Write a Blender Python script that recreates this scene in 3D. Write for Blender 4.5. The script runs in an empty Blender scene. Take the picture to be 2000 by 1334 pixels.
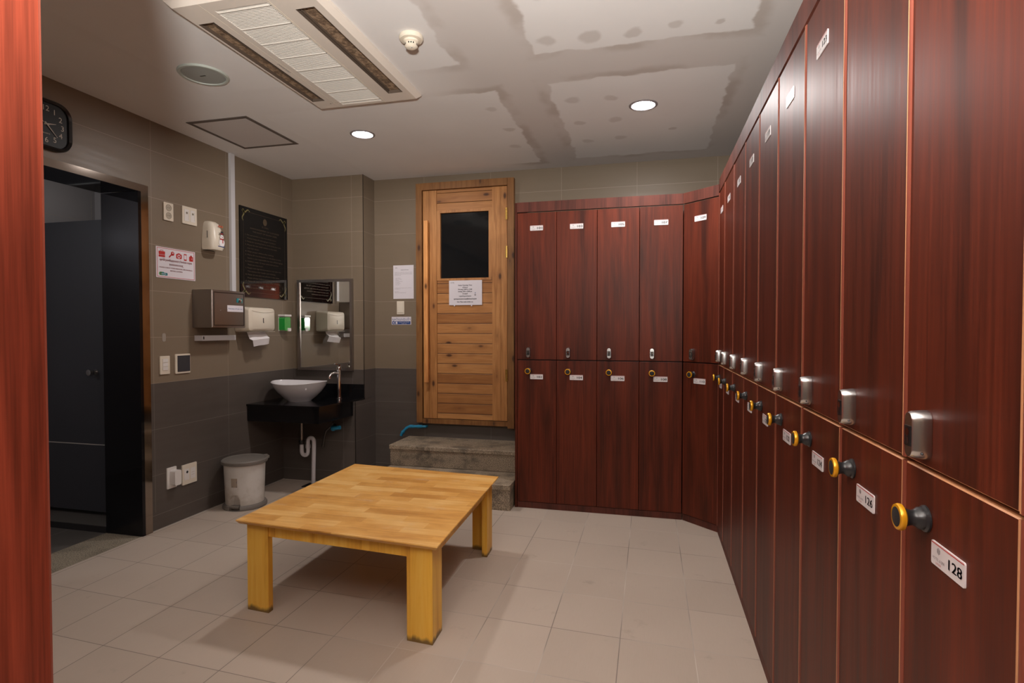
import bpy, math, random
from mathutils import Vector, Matrix
random.seed(7)
C = bpy.context.scene.collection
PI = math.pi
R = math.radians

# ------------------------------------------------------------------ camera
cam_d = bpy.data.cameras.new('camera'); cam = bpy.data.objects.new('camera', cam_d); C.objects.link(cam)
cam_d.sensor_width = 36; cam_d.lens = 1085.454/2000*36; cam_d.clip_start = .02
yaw, pitch, roll = -.24180, -.02197, -.00063
f = Vector((math.sin(yaw)*math.cos(pitch), math.cos(yaw)*math.cos(pitch), math.sin(pitch)))
r = Vector((math.cos(yaw), -math.sin(yaw), 0)); u = r.cross(f)
r2 = math.cos(roll)*r+math.sin(roll)*u; u2 = -math.sin(roll)*r+math.cos(roll)*u
cam.matrix_world = Matrix(((r2.x, u2.x, -f.x, 0), (r2.y, u2.y, -f.y, 0), (r2.z, u2.z, -f.z, 1.31), (0, 0, 0, 1)))
bpy.context.scene.camera = cam
# ------------------------------------------------------------------ world, exposure
w = bpy.data.worlds.new('world'); bpy.context.scene.world = w; w.use_nodes = True
w.node_tree.nodes['Background'].inputs[0].default_value = (.02, .02, .022, 1)
vs = bpy.context.scene.view_settings
vs.view_transform = 'Standard'; vs.look = 'None'; vs.gamma = 1; vs.use_curve_mapping = False; vs.exposure = .86
# ------------------------------------------------------------------ lights
def light(name, kind, loc, power, col, size=.1, rot=(0, 0, 0), spread=None):
    d = bpy.data.lights.new(name, kind); d.energy = power; d.color = col
    if kind == 'AREA':
        d.shape = 'DISK'; d.size = size
        if spread: d.spread = spread
    else: d.shadow_soft_size = size
    o = bpy.data.objects.new(name, d); C.objects.link(o); o.location = loc; o.rotation_euler = rot
    return o
WARM = (1, .93, .87)
fl = light('camera_flash', 'SPOT', (.0, -.35, 1.55), 455, (1, .96, .90), .06)
fl.data.spot_size = R(160); fl.data.spot_blend = 1.0
fl.rotation_euler = Vector((-.06, .42, 1.)).to_track_quat('-Z', 'Y').to_euler()
for nm, x, y, p in (('downlight_and_fill', -1.916, 3.488, 8), ('downlight_and_fill', -.04, 3.443, 8),
                    ('downlight_and_fill', -1.9, .6, 3), ('downlight_and_fill', -.7, -.9, 16)):  # the pair on this line is added fill, without any fixture
    light(nm, 'AREA', (x, y, 2.638), p, (1, .94, .91), .13)
light('stall_fill', 'POINT', (-4.3, 3.45, 2.35), .55, (1, .97, .95), .1)  # added unseen light that brightens the wall above the partition
light('washroom_fill', 'POINT', (-4.35, 1.2, 2.2), 8, (.92, .94, 1), .1)  # added unseen fill for the front of the washroom

# ------------------------------------------------------------------ node helper
class S:
    def __init__(s, t, k): s.t, s.k = t, k
    def _m(s, op, *a):
        n = s.t.nodes.new('ShaderNodeMath'); n.operation = op
        for i, v in enumerate((s,)+a):
            if isinstance(v, S): s.t.links.new(v.k, n.inputs[i])
            else: n.inputs[i].default_value = v
        return S(s.t, n.outputs[0])
    def __add__(s, o): return s._m('ADD', o)
    def __sub__(s, o): return s._m('SUBTRACT', o)
    def __mul__(s, o): return s._m('MULTIPLY', o)
    def __truediv__(s, o): return s._m('DIVIDE', o)
    def abs(s): return s._m('ABSOLUTE')
    def floor(s): return s._m('FLOOR')
    def max(s, o): return s._m('MAXIMUM', o)
    def min(s, o): return s._m('MINIMUM', o)
    def gt(s, o): return s._m('GREATER_THAN', o)
    def lt(s, o): return s._m('LESS_THAN', o)
    def pow(s, o): return s._m('POWER', o)
    def near(s, pitch, off):      # distance to the nearest multiple of pitch
        return (s-off+pitch*200)._m('PINGPONG', pitch/2)
    def map(s, a, b, c=0., d=1., smooth=True):
        n = s.t.nodes.new('ShaderNodeMapRange'); n.interpolation_type = 'SMOOTHSTEP' if smooth else 'LINEAR'
        s.t.links.new(s.k, n.inputs[0])
        for i, v in zip((1, 2, 3, 4), (a, b, c, d)): n.inputs[i].default_value = v
        return S(s.t, n.outputs[0])
class Mat:
    def __init__(s, name, color=(.5, .5, .5), rough=.5, metal=0., spec=.5, **kw):
        s.m = bpy.data.materials.new(name); s.m.use_nodes = True; s.t = s.m.node_tree
        s.b = s.t.nodes['Principled BSDF']
        s.set('Base Color', (*color, 1)); s.set('Roughness', rough); s.set('Metallic', metal); s.set('Specular IOR Level', spec)
        for k, v in kw.items(): s.set(k.replace('_', ' '), v)
        s.m.diffuse_color = (*color, 1)
    def set(s, k, v):
        if isinstance(v, S): s.t.links.new(v.k, s.b.inputs[k])
        else: s.b.inputs[k].default_value = v
    def n(s, t): return s.t.nodes.new(t)
    def xyz(s, world=True):
        if world: k = s.n('ShaderNodeNewGeometry').outputs['Position']
        else: k = s.n('ShaderNodeTexCoord').outputs['Object']
        q = s.n('ShaderNodeSeparateXYZ'); s.t.links.new(k, q.inputs[0])
        return [S(s.t, q.outputs[i]) for i in range(3)]
    def rnd(s): return S(s.t, s.n('ShaderNodeObjectInfo').outputs['Random'])
    def vec(s, *a):
        q = s.n('ShaderNodeCombineXYZ')
        for i, v in enumerate(a):
            if isinstance(v, S): s.t.links.new(v.k, q.inputs[i])
            else: q.inputs[i].default_value = v
        return S(s.t, q.outputs[0])
    def noise(s, v, scale=1., detail=3., rough=.5, dist=0.):
        q = s.n('ShaderNodeTexNoise'); s.t.links.new(v.k, q.inputs['Vector'])
        q.inputs['Scale'].default_value = scale; q.inputs['Detail'].default_value = detail
        q.inputs['Roughness'].default_value = rough; q.inputs['Distortion'].default_value = dist
        return S(s.t, q.outputs[0])
    def white(s, v):
        q = s.n('ShaderNodeTexWhiteNoise'); s.t.links.new(v.k, q.inputs['Vector']); return S(s.t, q.outputs[0])
    def voro(s, v, scale=1.):
        q = s.n('ShaderNodeTexVoronoi'); s.t.links.new(v.k, q.inputs['Vector']); q.inputs['Scale'].default_value = scale
        return S(s.t, q.outputs[0])
    def mix(s, fac, a, b):
        q = s.n('ShaderNodeMix'); q.data_type = 'RGBA'
        for i, v in ((0, fac), (6, a), (7, b)):
            if isinstance(v, S): s.t.links.new(v.k, q.inputs[i])
            else: q.inputs[i].default_value = v if i == 0 else (*v, 1)
        return S(s.t, q.outputs[2])
    def ramp(s, fac, *stops):
        q = s.n('ShaderNodeValToRGB'); s.t.links.new(fac.k, q.inputs[0]); e = q.color_ramp.elements
        while len(e) < len(stops): e.new(.5)
        for el, (p, c) in zip(e, stops): el.position = p; el.color = (*c, 1)
        return S(s.t, q.outputs[0])
    def bump(s, h, strength=.2, dist=.002):
        q = s.n('ShaderNodeBump'); s.t.links.new(h.k, q.inputs['Height'])
        q.inputs['Strength'].default_value = strength; q.inputs['Distance'].default_value = dist
        s.set('Normal', S(s.t, q.outputs[0]))

def wall_tile(name, axis, pitch, off):
    m = Mat(name, rough=.42, spec=.4); p = m.xyz(); z = p[2]; h = p[axis]
    dark = z.lt(.96)
    g = h.near(pitch, off).lt(.0016).max(z.near(.30, .06).lt(.0016))
    g = g*z.gt(.12)
    g = g.max((z-.10).abs().lt(.0018))
    cell = m.white(m.vec(((h-off)/pitch).floor(), ((z-.06)/.3).floor(), 1.))
    n = m.noise(m.vec(h*3., z*30., p[1-axis]*3.), 1., 4)
    n2 = m.noise(m.vec(h, z, 0.), 2.2, 4)
    lite = m.mix((n*.5+cell*.5), (.186, .141, .096), (.216, .168, .119))
    drk = m.mix((n*.6+n2*.8-.2), (.066, .054, .047), (.114, .095, .082))
    gc = m.mix(dark, (.31, .25, .195), (.16, .14, .125))
    c = m.mix(g, m.mix(dark, lite, drk), gc)
    m.set('Base Color', c); m.set('Roughness', n*.25+.3)
    return m.m
M = {}
M['tile_left'] = wall_tile('wall_tile_left', 1, .655, 2.93)
M['tile_back'] = wall_tile('wall_tile_back', 0, .61, .511)
M['tile_box'] = wall_tile('wall_tile_box', 0, .60, -2.52)

def floor_mat():
    m = Mat('floor_tile', rough=.5, spec=.35); x, y, z = m.xyz()
    v = y+x*.05
    gx = x.near(.297, -.113); gy = v.near(.335, 3.035)
    g = gx.lt(.0018).max(gy.lt(.0016))
    fade = m.noise(m.vec(x, y, 0.), 1.3, 3).map(.40, .62)
    warm = x.map(-1.6, -.9)
    cell = m.white(m.vec(((x+.113)/.297).floor(), ((v-3.035)/.335).floor(), 0.))
    n = m.noise(m.vec(x, y, 0.), 1.6, 5, .6); fine = m.noise(m.vec(x*260., y*12., 0.), 1., 2)
    base = m.mix((n*.6+cell*.25+fine*.2), (.385, .315, .255), (.53, .445, .37))
    gc = m.mix(fade*warm, (.20, .165, .14), (.56, .50, .44))
    dirt = m.noise(m.vec(x*1., y*1., 4.), 5., 5, .65).map(.60, .75)*.3
    c = m.mix(g, m.mix(dirt, base, (.20, .165, .13)), gc)
    m.set('Base Color', c); m.set('Roughness', n*.2+.4); m.bump(g*-1., .25, .002)
    return m.m
M['floor'] = floor_mat()

def ceiling_mat():
    m = Mat('ceiling_plaster', rough=.75, spec=.2); x, y, z = m.xyz()
    nn = m.noise(m.vec(x, y, 0.), 7., 4); x2 = x+(nn-.5)*.09; n3 = m.noise(m.vec(x, y, 5.), 6., 4); y2 = y+(n3-.5)*.09
    d = None
    for cx, cy, hx, hy in ((-.055, 1.8, .49, .89), (-.07, 3.70, .48, .68), (-1.6, 3.72, .75, .68), (-1.7, 1.8, .75, .90)):
        q = ((x2-cx).abs()-hx).max((y2-cy).abs()-hy)
        d = q if d is None else d.min(q)
    inside = d.map(-.008, .008)                       # 0 board, 1 joint
    rim = d.map(.0, .012)*d.map(.03, .085, 1., 0.)
    blot = m.noise(m.vec(x, y, 1.), 2.4, 4)
    leftfade = x.map(-1.25, -.85, .06, 1.)
    joint = inside*leftfade; rimf = (rim*leftfade)*blot.map(.38, .58)
    sp = None
    for (dx, dy, rr_) in ((-.47, 2.58, .05), (-.27, 2.59, .06), (-.08, 2.6, .04), (.11, 2.57, .035), (.3, 2.59, .025), (-.44, 3.28, .055), (-.23, 3.30, .045), (-.45, 3.64, .04), (-.22, 3.64, .05), (-.43, 4.0, .04),
                          (-.20, 3.98, .05), (-.94, 3.28, .045), (-.92, 3.65, .04), (-.96, 3.98, .05), (-.45, 2.2, .05), (.15, 3.9, .035)):
        q = ((x2-dx)*(x2-dx)+(y2-dy)*(y2-dy)).pow(.5).map(rr_*.55, rr_*1.05, 1., 0.)
        sp = q if sp is None else sp.max(q)
    sp = sp*(blot*.6+.08)
    base = m.mix(blot, (.70, .68, .67), (.78, .765, .755))
    c = m.mix(joint*.75, base, (.56, .515, .49))
    c = m.mix(rimf*.6, c, (.42, .36, .32))
    c = m.mix(sp, c, (.40, .345, .31))
    m.set('Base Color', c); return m.m
M['ceiling'] = ceiling_mat()

def veneer(name, dark, mid, lite, rough=.44, coat=.0):
    m = Mat(name, rough=rough, spec=.22, Coat_Weight=coat, Coat_Roughness=.22); x, y, z = m.xyz(False); rd = m.rnd()*37.
    a = m.noise(m.vec(x*14.+rd, y*14., z*.9+rd), 1., 4, .6, .5)
    b = m.noise(m.vec(x*120.+rd, y*120., z*2.4), 1., 4, .6)
    c = m.noise(m.vec(x*420.+rd, y*420., z*9.), 1., 2)
    k = a*.75+b*.38+c*.12-.14
    m.set('Base Color', m.ramp(k, (.33, dark), (.53, mid), (.75, lite))); m.set('Roughness', b*.2+rough-.08)
    return m.m
M['veneer'] = veneer('mahogany_veneer', (.040, .0085, .0040), (.098, .0175, .0070), (.175, .030, .011))
M['veneer_flashlit'] = veneer('mahogany_veneer_flashlit', (.095, .018, .009), (.235, .042, .020), (.37, .072, .032))  # same mahogany made brighter, with the near flash put into its colour
M['cornice'] = veneer('mahogany_cornice', (.055, .018, .013), (.105, .030, .020), (.16, .045, .030), .55)
M['band'] = Mat('door_edge_band', (.20, .050, .030), .35).m
M['bandline'] = Mat('edge_band_glue_line', (.50, .25, .12), .45).m
M['carcass'] = Mat('locker_carcass', (.035, .012, .009), .6).m

def pine(name, vertical, dark=1.):
    m = Mat(name, rough=.5, spec=.35); x, y, z = m.xyz(False); rd = m.rnd()*23.
    if vertical: row = ((x+y)*0.); a, b = x+y, z
    else:
        row = (z/.087).floor(); a, b = z, x
    ro = m.white(m.vec(row, 3., 1.))
    g = m.noise(m.vec(a*32.+ro*40.+rd, b*2.2+ro*9., 0.), 1., 3, .6, 1.2)
    fine = m.noise(m.vec(a*240.+rd, b*5., ro), 1., 3)
    vv = m.vec(a*9.+rd, b*4.2+ro*7., ro*5.)
    kn = m.voro(vv, 1.).map(.05, .16, 1., 0.)
    ring = m.voro(vv, 1.).map(.15, .40, 1., 0.)*.35
    k = g*.50+fine*.15+ro*.38-.02 if not vertical else g*.75+fine*.25
    c = m.ramp(k, (.25, tuple(v*dark for v in (.27, .105, .030))), (.5, tuple(v*dark for v in (.43, .190, .060))), (.75, tuple(v*dark for v in (.58, .285, .100))))
    c = m.mix(ring, c, (.22*dark, .085*dark, .028*dark)); c = m.mix(kn*.9, c, (.045, .016, .007))
    if not vertical:
        gr = z.near(.087, 0.).lt(.0022); c = m.mix(gr, c, (.06, .025, .01))
        m.bump(z.near(.087, 0.).map(0., .005), .6, .004)
    m.set('Base Color', c); return m.m
M['pine_v'] = pine('pine_vertical', True); M['pine_h'] = pine('pine_boards', False)
M['pine_frame'] = pine('pine_frame_dark', True, .55); M['pine_handle'] = pine('pine_handle', True, 1.65)

def butcher():
    m = Mat('butcher_block', rough=.42, spec=.4, Coat_Weight=.12, Coat_Roughness=.3); x, y, z = m.xyz(False)
    row = (y/.068).floor(); ro = m.white(m.vec(row, 1., 2.))
    cell = ((x+ro*3.)/.31).floor(); t = m.white(m.vec(row, cell, 5.))
    g = m.noise(m.vec(x*4.+t*30., y*60., 0.), 1., 3, .6, .4); blot = m.noise(m.vec(x*3., y*5., 0.), 1.4, 5, .6)
    k = t*.24+g*.30+blot*.52
    c = m.ramp(k, (.30, (.45, .190, .032)), (.52, (.68, .345, .080)), (.76, (.82, .52, .19)))
    wear = m.noise(m.vec(x*5., y*13., 2.), 1., 5, .7).map(.56, .72)*.40
    c = m.mix(wear, c, (.66, .47, .30))
    seam = y.near(.068, 0.).lt(.0007); c = m.mix(seam*.5, c, (.25, .11, .035))
    m.set('Base Color', c); m.set('Roughness', blot*.3+.28); return m.m
M['butcher'] = butcher()
def legwood():
    m = Mat('table_leg_wood', rough=.42, spec=.4); x, y, z = m.xyz(False)
    g = m.noise(m.vec((x+y)*30.+m.rnd()*9., z*2., 0.), 1., 4, .6, .6)
    strip = m.white(m.vec(((x+y*1.1)/.035).floor(), 1., 3.))
    c = m.ramp(g*.8+strip*.22, (.3, (.64, .30, .034)), (.52, (.84, .46, .060)), (.8, (.90, .58, .12)))
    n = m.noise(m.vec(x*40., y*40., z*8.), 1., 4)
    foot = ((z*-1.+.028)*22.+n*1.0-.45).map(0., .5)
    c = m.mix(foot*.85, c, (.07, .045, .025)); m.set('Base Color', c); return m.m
M['leg'] = legwood()
def granite(name, lo, hi, dirty=.0):
    m = Mat(name, rough=.6, spec=.3); x, y, z = m.xyz(); v = m.vec(x, y, z)
    a = m.noise(v, 170., 3, .7); b = m.noise(v, 6., 5, .65)
    c = m.mix(a.map(.38, .62), lo, hi); c = m.mix(b.map(.44, .66)*dirty, c, (.055, .045, .035))
    m.set('Base Color', c); m.bump(a, .2, .001); return m.m
M['granite'] = granite('step_granite', (.17, .13, .09), (.44, .35, .25), .65)
M['granite_riser'] = granite('riser_granite', (.12, .092, .065), (.42, .33, .235), .75)
M['threshold'] = granite('threshold_granite', (.12, .10, .075), (.40, .34, .25), .35)
M['black_granite'] = Mat('black_granite', (.006, .006, .007), .12, spec=.5).m
M['darktile'] = Mat('dark_floor_tile', (.10, .09, .08), .4).m
M['stallwall'] = Mat('stall_wall_tile', (.36, .335, .33), .45).m
M['white_grey'] = Mat('grout_light', (.40, .36, .32), .7).m
M['stallpanel'] = Mat('grey_stall_panel', (.038, .038, .044), .45).m
M['steel'] = Mat('mirror_steel', (.34, .29, .25), .07, 1.).m
M['blacksteel'] = Mat('polished_black_steel', (.014, .013, .015), .05, .6, .6).m
M['brushed'] = Mat('brushed_steel', (.36, .33, .31), .28, 1.).m
M['chrome'] = Mat('chrome', (.78, .78, .80), .08, 1.).m
M['satin'] = Mat('satin_zinc', (.55, .55, .55), .26, 1.).m
M['dark_steel'] = Mat('dark_steel_edge', (.10, .09, .085), .3, 1.).m
M['brass'] = Mat('brass', (.72, .47, .13), .25, 1.).m
M['mirror'] = Mat('mirror_silver', (.80, .82, .80), .015, 1.).m
M['glassdark'] = Mat('dark_door_glass', (.008, .009, .010), .06, spec=.5).m
M['plaque'] = Mat('black_glass_plaque', (.006, .005, .005), .025, spec=.3).m
M['white'] = Mat('white_plastic', (.72, .69, .66), .35).m
M['cream'] = Mat('cream_plastic', (.70, .63, .52), .35).m
M['creamd'] = Mat('cream_dark', (.42, .37, .29), .4).m
M['ac'] = Mat('ac_plastic', (.70, .635, .565), .45).m
M['acgrille'] = Mat('ac_grille_plastic', (.72, .68, .62), .5).m
M['acback'] = Mat('ac_grille_back', (.40, .375, .34), .6).m
M['acrust'] = Mat('ac_duct_grime', (.10, .07, .05), .7).m
t_ = Mat('ac_duct_dirty_fins', (.1, .06, .04), .8); x_, y_, z_ = t_.xyz()
t_.set('Base Color', t_.mix(t_.noise(t_.vec(x_, y_, z_), 42., 5, .7).map(.38, .66), (.12, .075, .045), (.36, .25, .16))); M['acfins'] = t_.m
M['black'] = Mat('black_plastic', (.012, .012, .013), .3).m
M['blackmat'] = Mat('black_dull', (.012, .010, .010), .7).m
M['ink'] = Mat('black_ink', (.03, .03, .035), .6).m
M['greyink'] = Mat('grey_ink', (.22, .20, .21), .6).m
M['goldink'] = Mat('gold_ink', (.085, .058, .034), .5).m
M['goldorn'] = Mat('gold_ornament', (.20, .17, .07), .4).m
M['redink'] = Mat('red_ink', (.46, .022, .018), .5).m
M['darkredink'] = Mat('dark_red_ink', (.36, .05, .05), .6).m
M['blueink'] = Mat('blue_ink', (.02, .06, .22), .5).m
M['greenink'] = Mat('green_ink', (.10, .32, .08), .5).m
M['tealink'] = Mat('teal_ink', (.02, .20, .22), .5).m
M['orangeink'] = Mat('orange_ink', (.55, .14, .03), .5).m
M['paper'] = Mat('paper', (.68, .64, .68), .8).m
M['tissue'] = Mat('tissue', (.76, .73, .74), .9).m
M['plate'] = Mat('number_plate', (.70, .67, .68), .3).m
M['clockface'] = Mat('clock_face', (.006, .006, .006), .5).m
M['clockink'] = Mat('clock_ink', (.50, .45, .38), .5).m
M['porcelain'] = Mat('porcelain', (.66, .64, .66), .1, Coat_Weight=.5, Coat_Roughness=.05).m
M['pvc'] = Mat('white_pvc', (.58, .56, .58), .4).m
M['cyanpvc'] = Mat('cyan_pvc', (.02, .24, .42), .4).m
M['yellow'] = Mat('yellow_ring', (.75, .36, .012), .25, .35).m
M['knobgrey'] = Mat('knob_grey', (.018, .019, .021), .3).m
M['liquid'] = Mat('green_soap', (.015, .42, .06), .1, Transmission_Weight=.25).m
M['clear'] = Mat('clear_plastic', (.75, .85, .78), .1, Transmission_Weight=.7).m
M['bingrey'] = Mat('bin_grey_plastic', (.175, .155, .135), .45).m
t_ = Mat('bin_white_plastic', (.6, .57, .53), .4); x_, y_, z_ = t_.xyz(False)
t_.set('Base Color', t_.mix((t_.noise(t_.vec(x_, y_, z_), 9., 5, .7)+z_*-1.2).map(.20, .55)*.5, (.62, .59, .55), (.38, .32, .25))); M['binwhite'] = t_.m
M['sticker'] = Mat('worn_sticker', (.38, .31, .24), .7).m
M['conduit'] = Mat('conduit_plastic', (.56, .55, .57), .4).m
M['speaker'] = Mat('speaker_grille', (.30, .31, .29), .6).m
M['speakerrim'] = Mat('speaker_rim', (.42, .46, .42), .5).m
M['hatchedge'] = Mat('hatch_gap', (.12, .095, .080), .8).m
M['hatch'] = Mat('hatch_board', (.56, .52, .50), .75).m
e_ = Mat('lamp_glow', (1, 1, 1), .5); e_.set('Emission Color', (.96, .94, 1, 1)); e_.set('Emission Strength', 14.); M['glow'] = e_.m
M['lampring'] = Mat('downlight_ring', (.24, .21, .21), .5).m
M['grate'] = Mat('drain_black', (.015, .015, .016), .5).m
M['adhesive'] = Mat('dried_adhesive', (.30, .26, .22), .7).m

# ------------------------------------------------------------------ mesh helper
_txt = {}
def text_geo(s):
    if s in _txt: return _txt[s]
    c = bpy.data.curves.new('t', 'FONT'); c.body = s; c.align_x = 'CENTER'; c.size = 1; c.resolution_u = 3
    o = bpy.data.objects.new('t', c); C.objects.link(o)
    dg = bpy.context.evaluated_depsgraph_get(); dg.update()
    me = bpy.data.meshes.new_from_object(o.evaluated_get(dg))
    V = [v.co.copy() for v in me.vertices]; F = [tuple(p.vertices) for p in me.polygons]
    bpy.data.objects.remove(o); bpy.data.curves.remove(c); bpy.data.meshes.remove(me)
    if V:
        xs = [v.x for v in V]; w_ = max(xs)-min(xs); cx = (max(xs)+min(xs))/2
    else: w_, cx = 1, 0
    _txt[s] = (V, F, w_, cx); return _txt[s]
class MB:
    def __init__(s): s.v, s.f, s.mi, s.sm = [], [], [], []
    def add(s, V, F, mat=0, smooth=False):
        o = len(s.v); s.v += [tuple(v) for v in V]
        for q in F: s.f.append(tuple(i+o for i in q)); s.mi.append(mat); s.sm.append(smooth)
        return s
    def box(s, x0, x1, y0, y1, z0, z1, mat=0):
        V = [(x, y, z) for z in (z0, z1) for y in (y0, y1) for x in (x0, x1)]
        return s.add(V, [(0, 2, 3, 1), (4, 5, 7, 6), (0, 1, 5, 4), (2, 6, 7, 3), (0, 4, 6, 2), (1, 3, 7, 5)], mat)
    def cbox(s, x0, x1, y0, y1, z0, z1, c=.002, mat=0, edge=None):
        """box with its front (-y) edges chamfered by c"""
        e = mat if edge is None else edge
        V = [(x0+c, y0, z0+c), (x1-c, y0, z0+c), (x1-c, y0, z1-c), (x0+c, y0, z1-c), (x0, y0+c, z0), (x1, y0+c, z0), (x1, y0+c, z1), (x0, y0+c, z1),
             (x0, y1, z0), (x1, y1, z0), (x1, y1, z1), (x0, y1, z1)]
        s.add(V, [(0, 1, 2, 3), (9, 8, 11, 10)], mat)
        s.add(V, [(0, 4, 5, 1), (1, 5, 6, 2), (2, 6, 7, 3), (3, 7, 4, 0), (4, 8, 9, 5), (5, 9, 10, 6), (6, 10, 11, 7), (7, 11, 8, 4)], e)
        return s
    def prism(s, poly, a0, a1, axis='z', mat=0, smooth=False):
        n = len(poly)
        def P(p, a): return {'z': (p[0], p[1], a), 'y': (p[0], a, p[1]), 'x': (a, p[0], p[1])}[axis]
        V = [P(p, a0) for p in poly]+[P(p, a1) for p in poly]
        s.add(V, [tuple(range(n-1, -1, -1)), tuple(range(n, 2*n))], mat)
        return s.add(V, [(i, (i+1) % n, n+(i+1) % n, n+i) for i in range(n)], mat, smooth)
    def rbox(s, cx, cz, w_, h, y0, y1, rad, mat=0, n=5, smooth=False):
        """rounded rectangle seen from the front, between y0 (front) and y1"""
        return s.prism(rrect(cx, cz, w_, h, rad, n), y0, y1, 'y', mat, smooth)
    def lathe(s, prof, M4=None, seg=32, mat=0, sx=1., sy=1., smooth=True):
        V, F = [], []
        for (rr, z) in prof:
            for k in range(seg):
                a = 2*PI*k/seg; V.append(Vector((rr*math.cos(a)*sx, rr*math.sin(a)*sy, z)))
        for j in range(len(prof)-1):
            for k in range(seg):
                F.append((j*seg+k, j*seg+(k+1) % seg, (j+1)*seg+(k+1) % seg, (j+1)*seg+k))
        if prof[0][0] > 0: F.append(tuple(reversed(range(seg))))
        if prof[-1][0] > 0: F.append(tuple((len(prof)-1)*seg+k for k in range(seg)))
        if M4 is not None: V = [M4 @ v for v in V]
        return s.add(V, F, mat, smooth)
    def tube(s, pts, rad, seg=14, mat=0, smooth=True):
        pts = [Vector(p) for p in pts]; n = len(pts); V, F = [], []
        rads = rad if isinstance(rad, (list, tuple)) else [rad]*n
        up = None
        for i, p in enumerate(pts):
            t = (pts[min(i+1, n-1)]-pts[max(i-1, 0)]).normalized()
            if up is None: up = t.orthogonal().normalized()
            up = (up-t*up.dot(t)); up = up.normalized() if up.length > 1e-6 else t.orthogonal().normalized()
            b = t.cross(up)
            for k in range(seg):
                a = 2*PI*k/seg; V.append(p+(up*math.cos(a)+b*math.sin(a))*rads[i])
        for i in range(n-1):
            for k in range(seg): F.append((i*seg+k, i*seg+(k+1) % seg, (i+1)*seg+(k+1) % seg, (i+1)*seg+k))
        F += [tuple(reversed(range(seg))), tuple((n-1)*seg+k for k in range(seg))]
        return s.add(V, F, mat, smooth)
    def disc(s, cx, cz, rr, y, mat=0, seg=20, rz=None):
        rz = rz or rr
        return s.add([(cx+rr*math.cos(2*PI*k/seg), y, cz+rz*math.sin(2*PI*k/seg)) for k in range(seg)], [tuple(range(seg))], mat)
    def quad(s, a, b, c, d, mat=0): return s.add([a, b, c, d], [(0, 1, 2, 3)], mat)
    def text(s, string, cx, z, size, y, mat=0, width=None, bold=0, left=None):
        V, F, w_, mx = text_geo(string)
        k = size if width is None else width/max(w_, 1e-6)
        kz = size
        ox = cx-mx*k if left is None else left-(mx-w_/2)*k
        for dx in ([0] if not bold else [-bold, 0, bold]):
            s.add([(ox+v.x*k+dx, y, z+v.y*kz) for v in V], F, mat)
        return s
    def sphere(s, c, rad, mat=0, seg=14, sc=(1, 1, 1)):
        n = seg//2; prof = [(max(rad*math.sin(PI*j/n), 0), -rad*math.cos(PI*j/n)) for j in range(n+1)]
        prof[0] = (0, -rad); prof[-1] = (0, rad)
        return s.lathe(prof, Matrix.Translation(c) @ Matrix.Diagonal((*sc, 1)), seg, mat)
    def warp(s, fn): s.v = [tuple(fn(*v)) for v in s.v]; return s
    def build(s, name, mats, parent=None, **tags):
        me = bpy.data.meshes.new(name); me.from_pydata(s.v, [], s.f)
        if not isinstance(mats, (list, tuple)): mats = [mats]
        for m in mats: me.materials.append(m if not isinstance(m, str) else M[m])
        me.polygons.foreach_set('material_index', s.mi); me.polygons.foreach_set('use_smooth', s.sm)
        me.update(); me.validate()
        if any(s.sm):
            try: me.set_sharp_from_angle(angle=R(35))
            except Exception: pass
        o = bpy.data.objects.new(name, me); C.objects.link(o)
        if parent: o.parent = parent
        for k, v in tags.items(): o[k] = v
        return o
def rrect(cx, cz, w_, h, rad, n=5):
    P = []
    for sx, sz, a0 in ((1, 1, 0), (-1, 1, 90), (-1, -1, 180), (1, -1, 270)):
        for k in range(n+1):
            a = R(a0+90*k/n); P.append((cx+sx*(w_/2-rad)+rad*math.cos(a), cz+sz*(h/2-rad)+rad*math.sin(a)))
    return P
def thing(name, label, cat, loc=(0, 0, 0), rotz=0., group=None, kind=None):
    o = bpy.data.objects.new(name, None); C.objects.link(o); o.empty_display_size = .05
    o.location = loc; o.rotation_euler = (0, 0, rotz); o['label'] = label; o['category'] = cat
    if group: o['group'] = group
    if kind: o['kind'] = kind
    return o
LW, BW = PI/2, 0.
FX = Matrix.Rotation(R(90), 4, 'X')       # lathe axis z -> towards the viewer (-y)

# ------------------------------------------------------------------ setting
H = 2.65; LX = -3.11; RXW = 1.03; BY = 4.59; NY = -1.6; OX = -3.39
def struct(name, mb, mats, label, cat): return mb.build(name, mats, kind='structure', label=label, category=cat)
b = MB().box(LX, RXW, NY, BY, -.1, 0); struct('floor', b, 'floor', 'taupe tiled floor of the locker room', 'floor')
b = MB().box(LX, RXW, NY, BY, H, H+.1); struct('ceiling', b, 'ceiling', 'white plasterboard ceiling with patched joints', 'ceiling')
# left wall with the doorway (opening y 1.9..2.895, z..2.221)
b = MB(); T = .28
b.box(OX, LX, NY, 1.85, 0, H); b.box(OX, LX, 2.897, BY, 0, H); b.box(OX, LX, 1.85, 2.897, 2.222, H)
struct('wall_left', b, 'tile_left', 'beige tiled wall over a dark tiled dado, left of the room', 'wall')
b = MB().box(LX, RXW, BY, BY+.15, 0, H); struct('wall_back', b, 'tile_back', 'beige tiled back wall with the wooden door', 'wall')
b = MB().box(RXW, RXW+.1, NY, BY+.15, 0, H); struct('wall_right', b, 'tile_left', 'tiled wall behind the right hand lockers', 'wall')
b = MB().box(OX, RXW, NY-.1, NY, 0, H); struct('wall_front', b, 'tile_back', 'tiled wall behind the camera', 'wall')
b = MB(); b.box(LX+.0005, -2.409, 4.385, BY-.0005, .70, H-.0005); b.box(LX+.0005, -2.409, 4.23, BY-.0005, .0005, .699)
struct('wall_corner', b, 'tile_box', 'tiled pipe casing in the corner behind the washbasin', 'wall')
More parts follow.
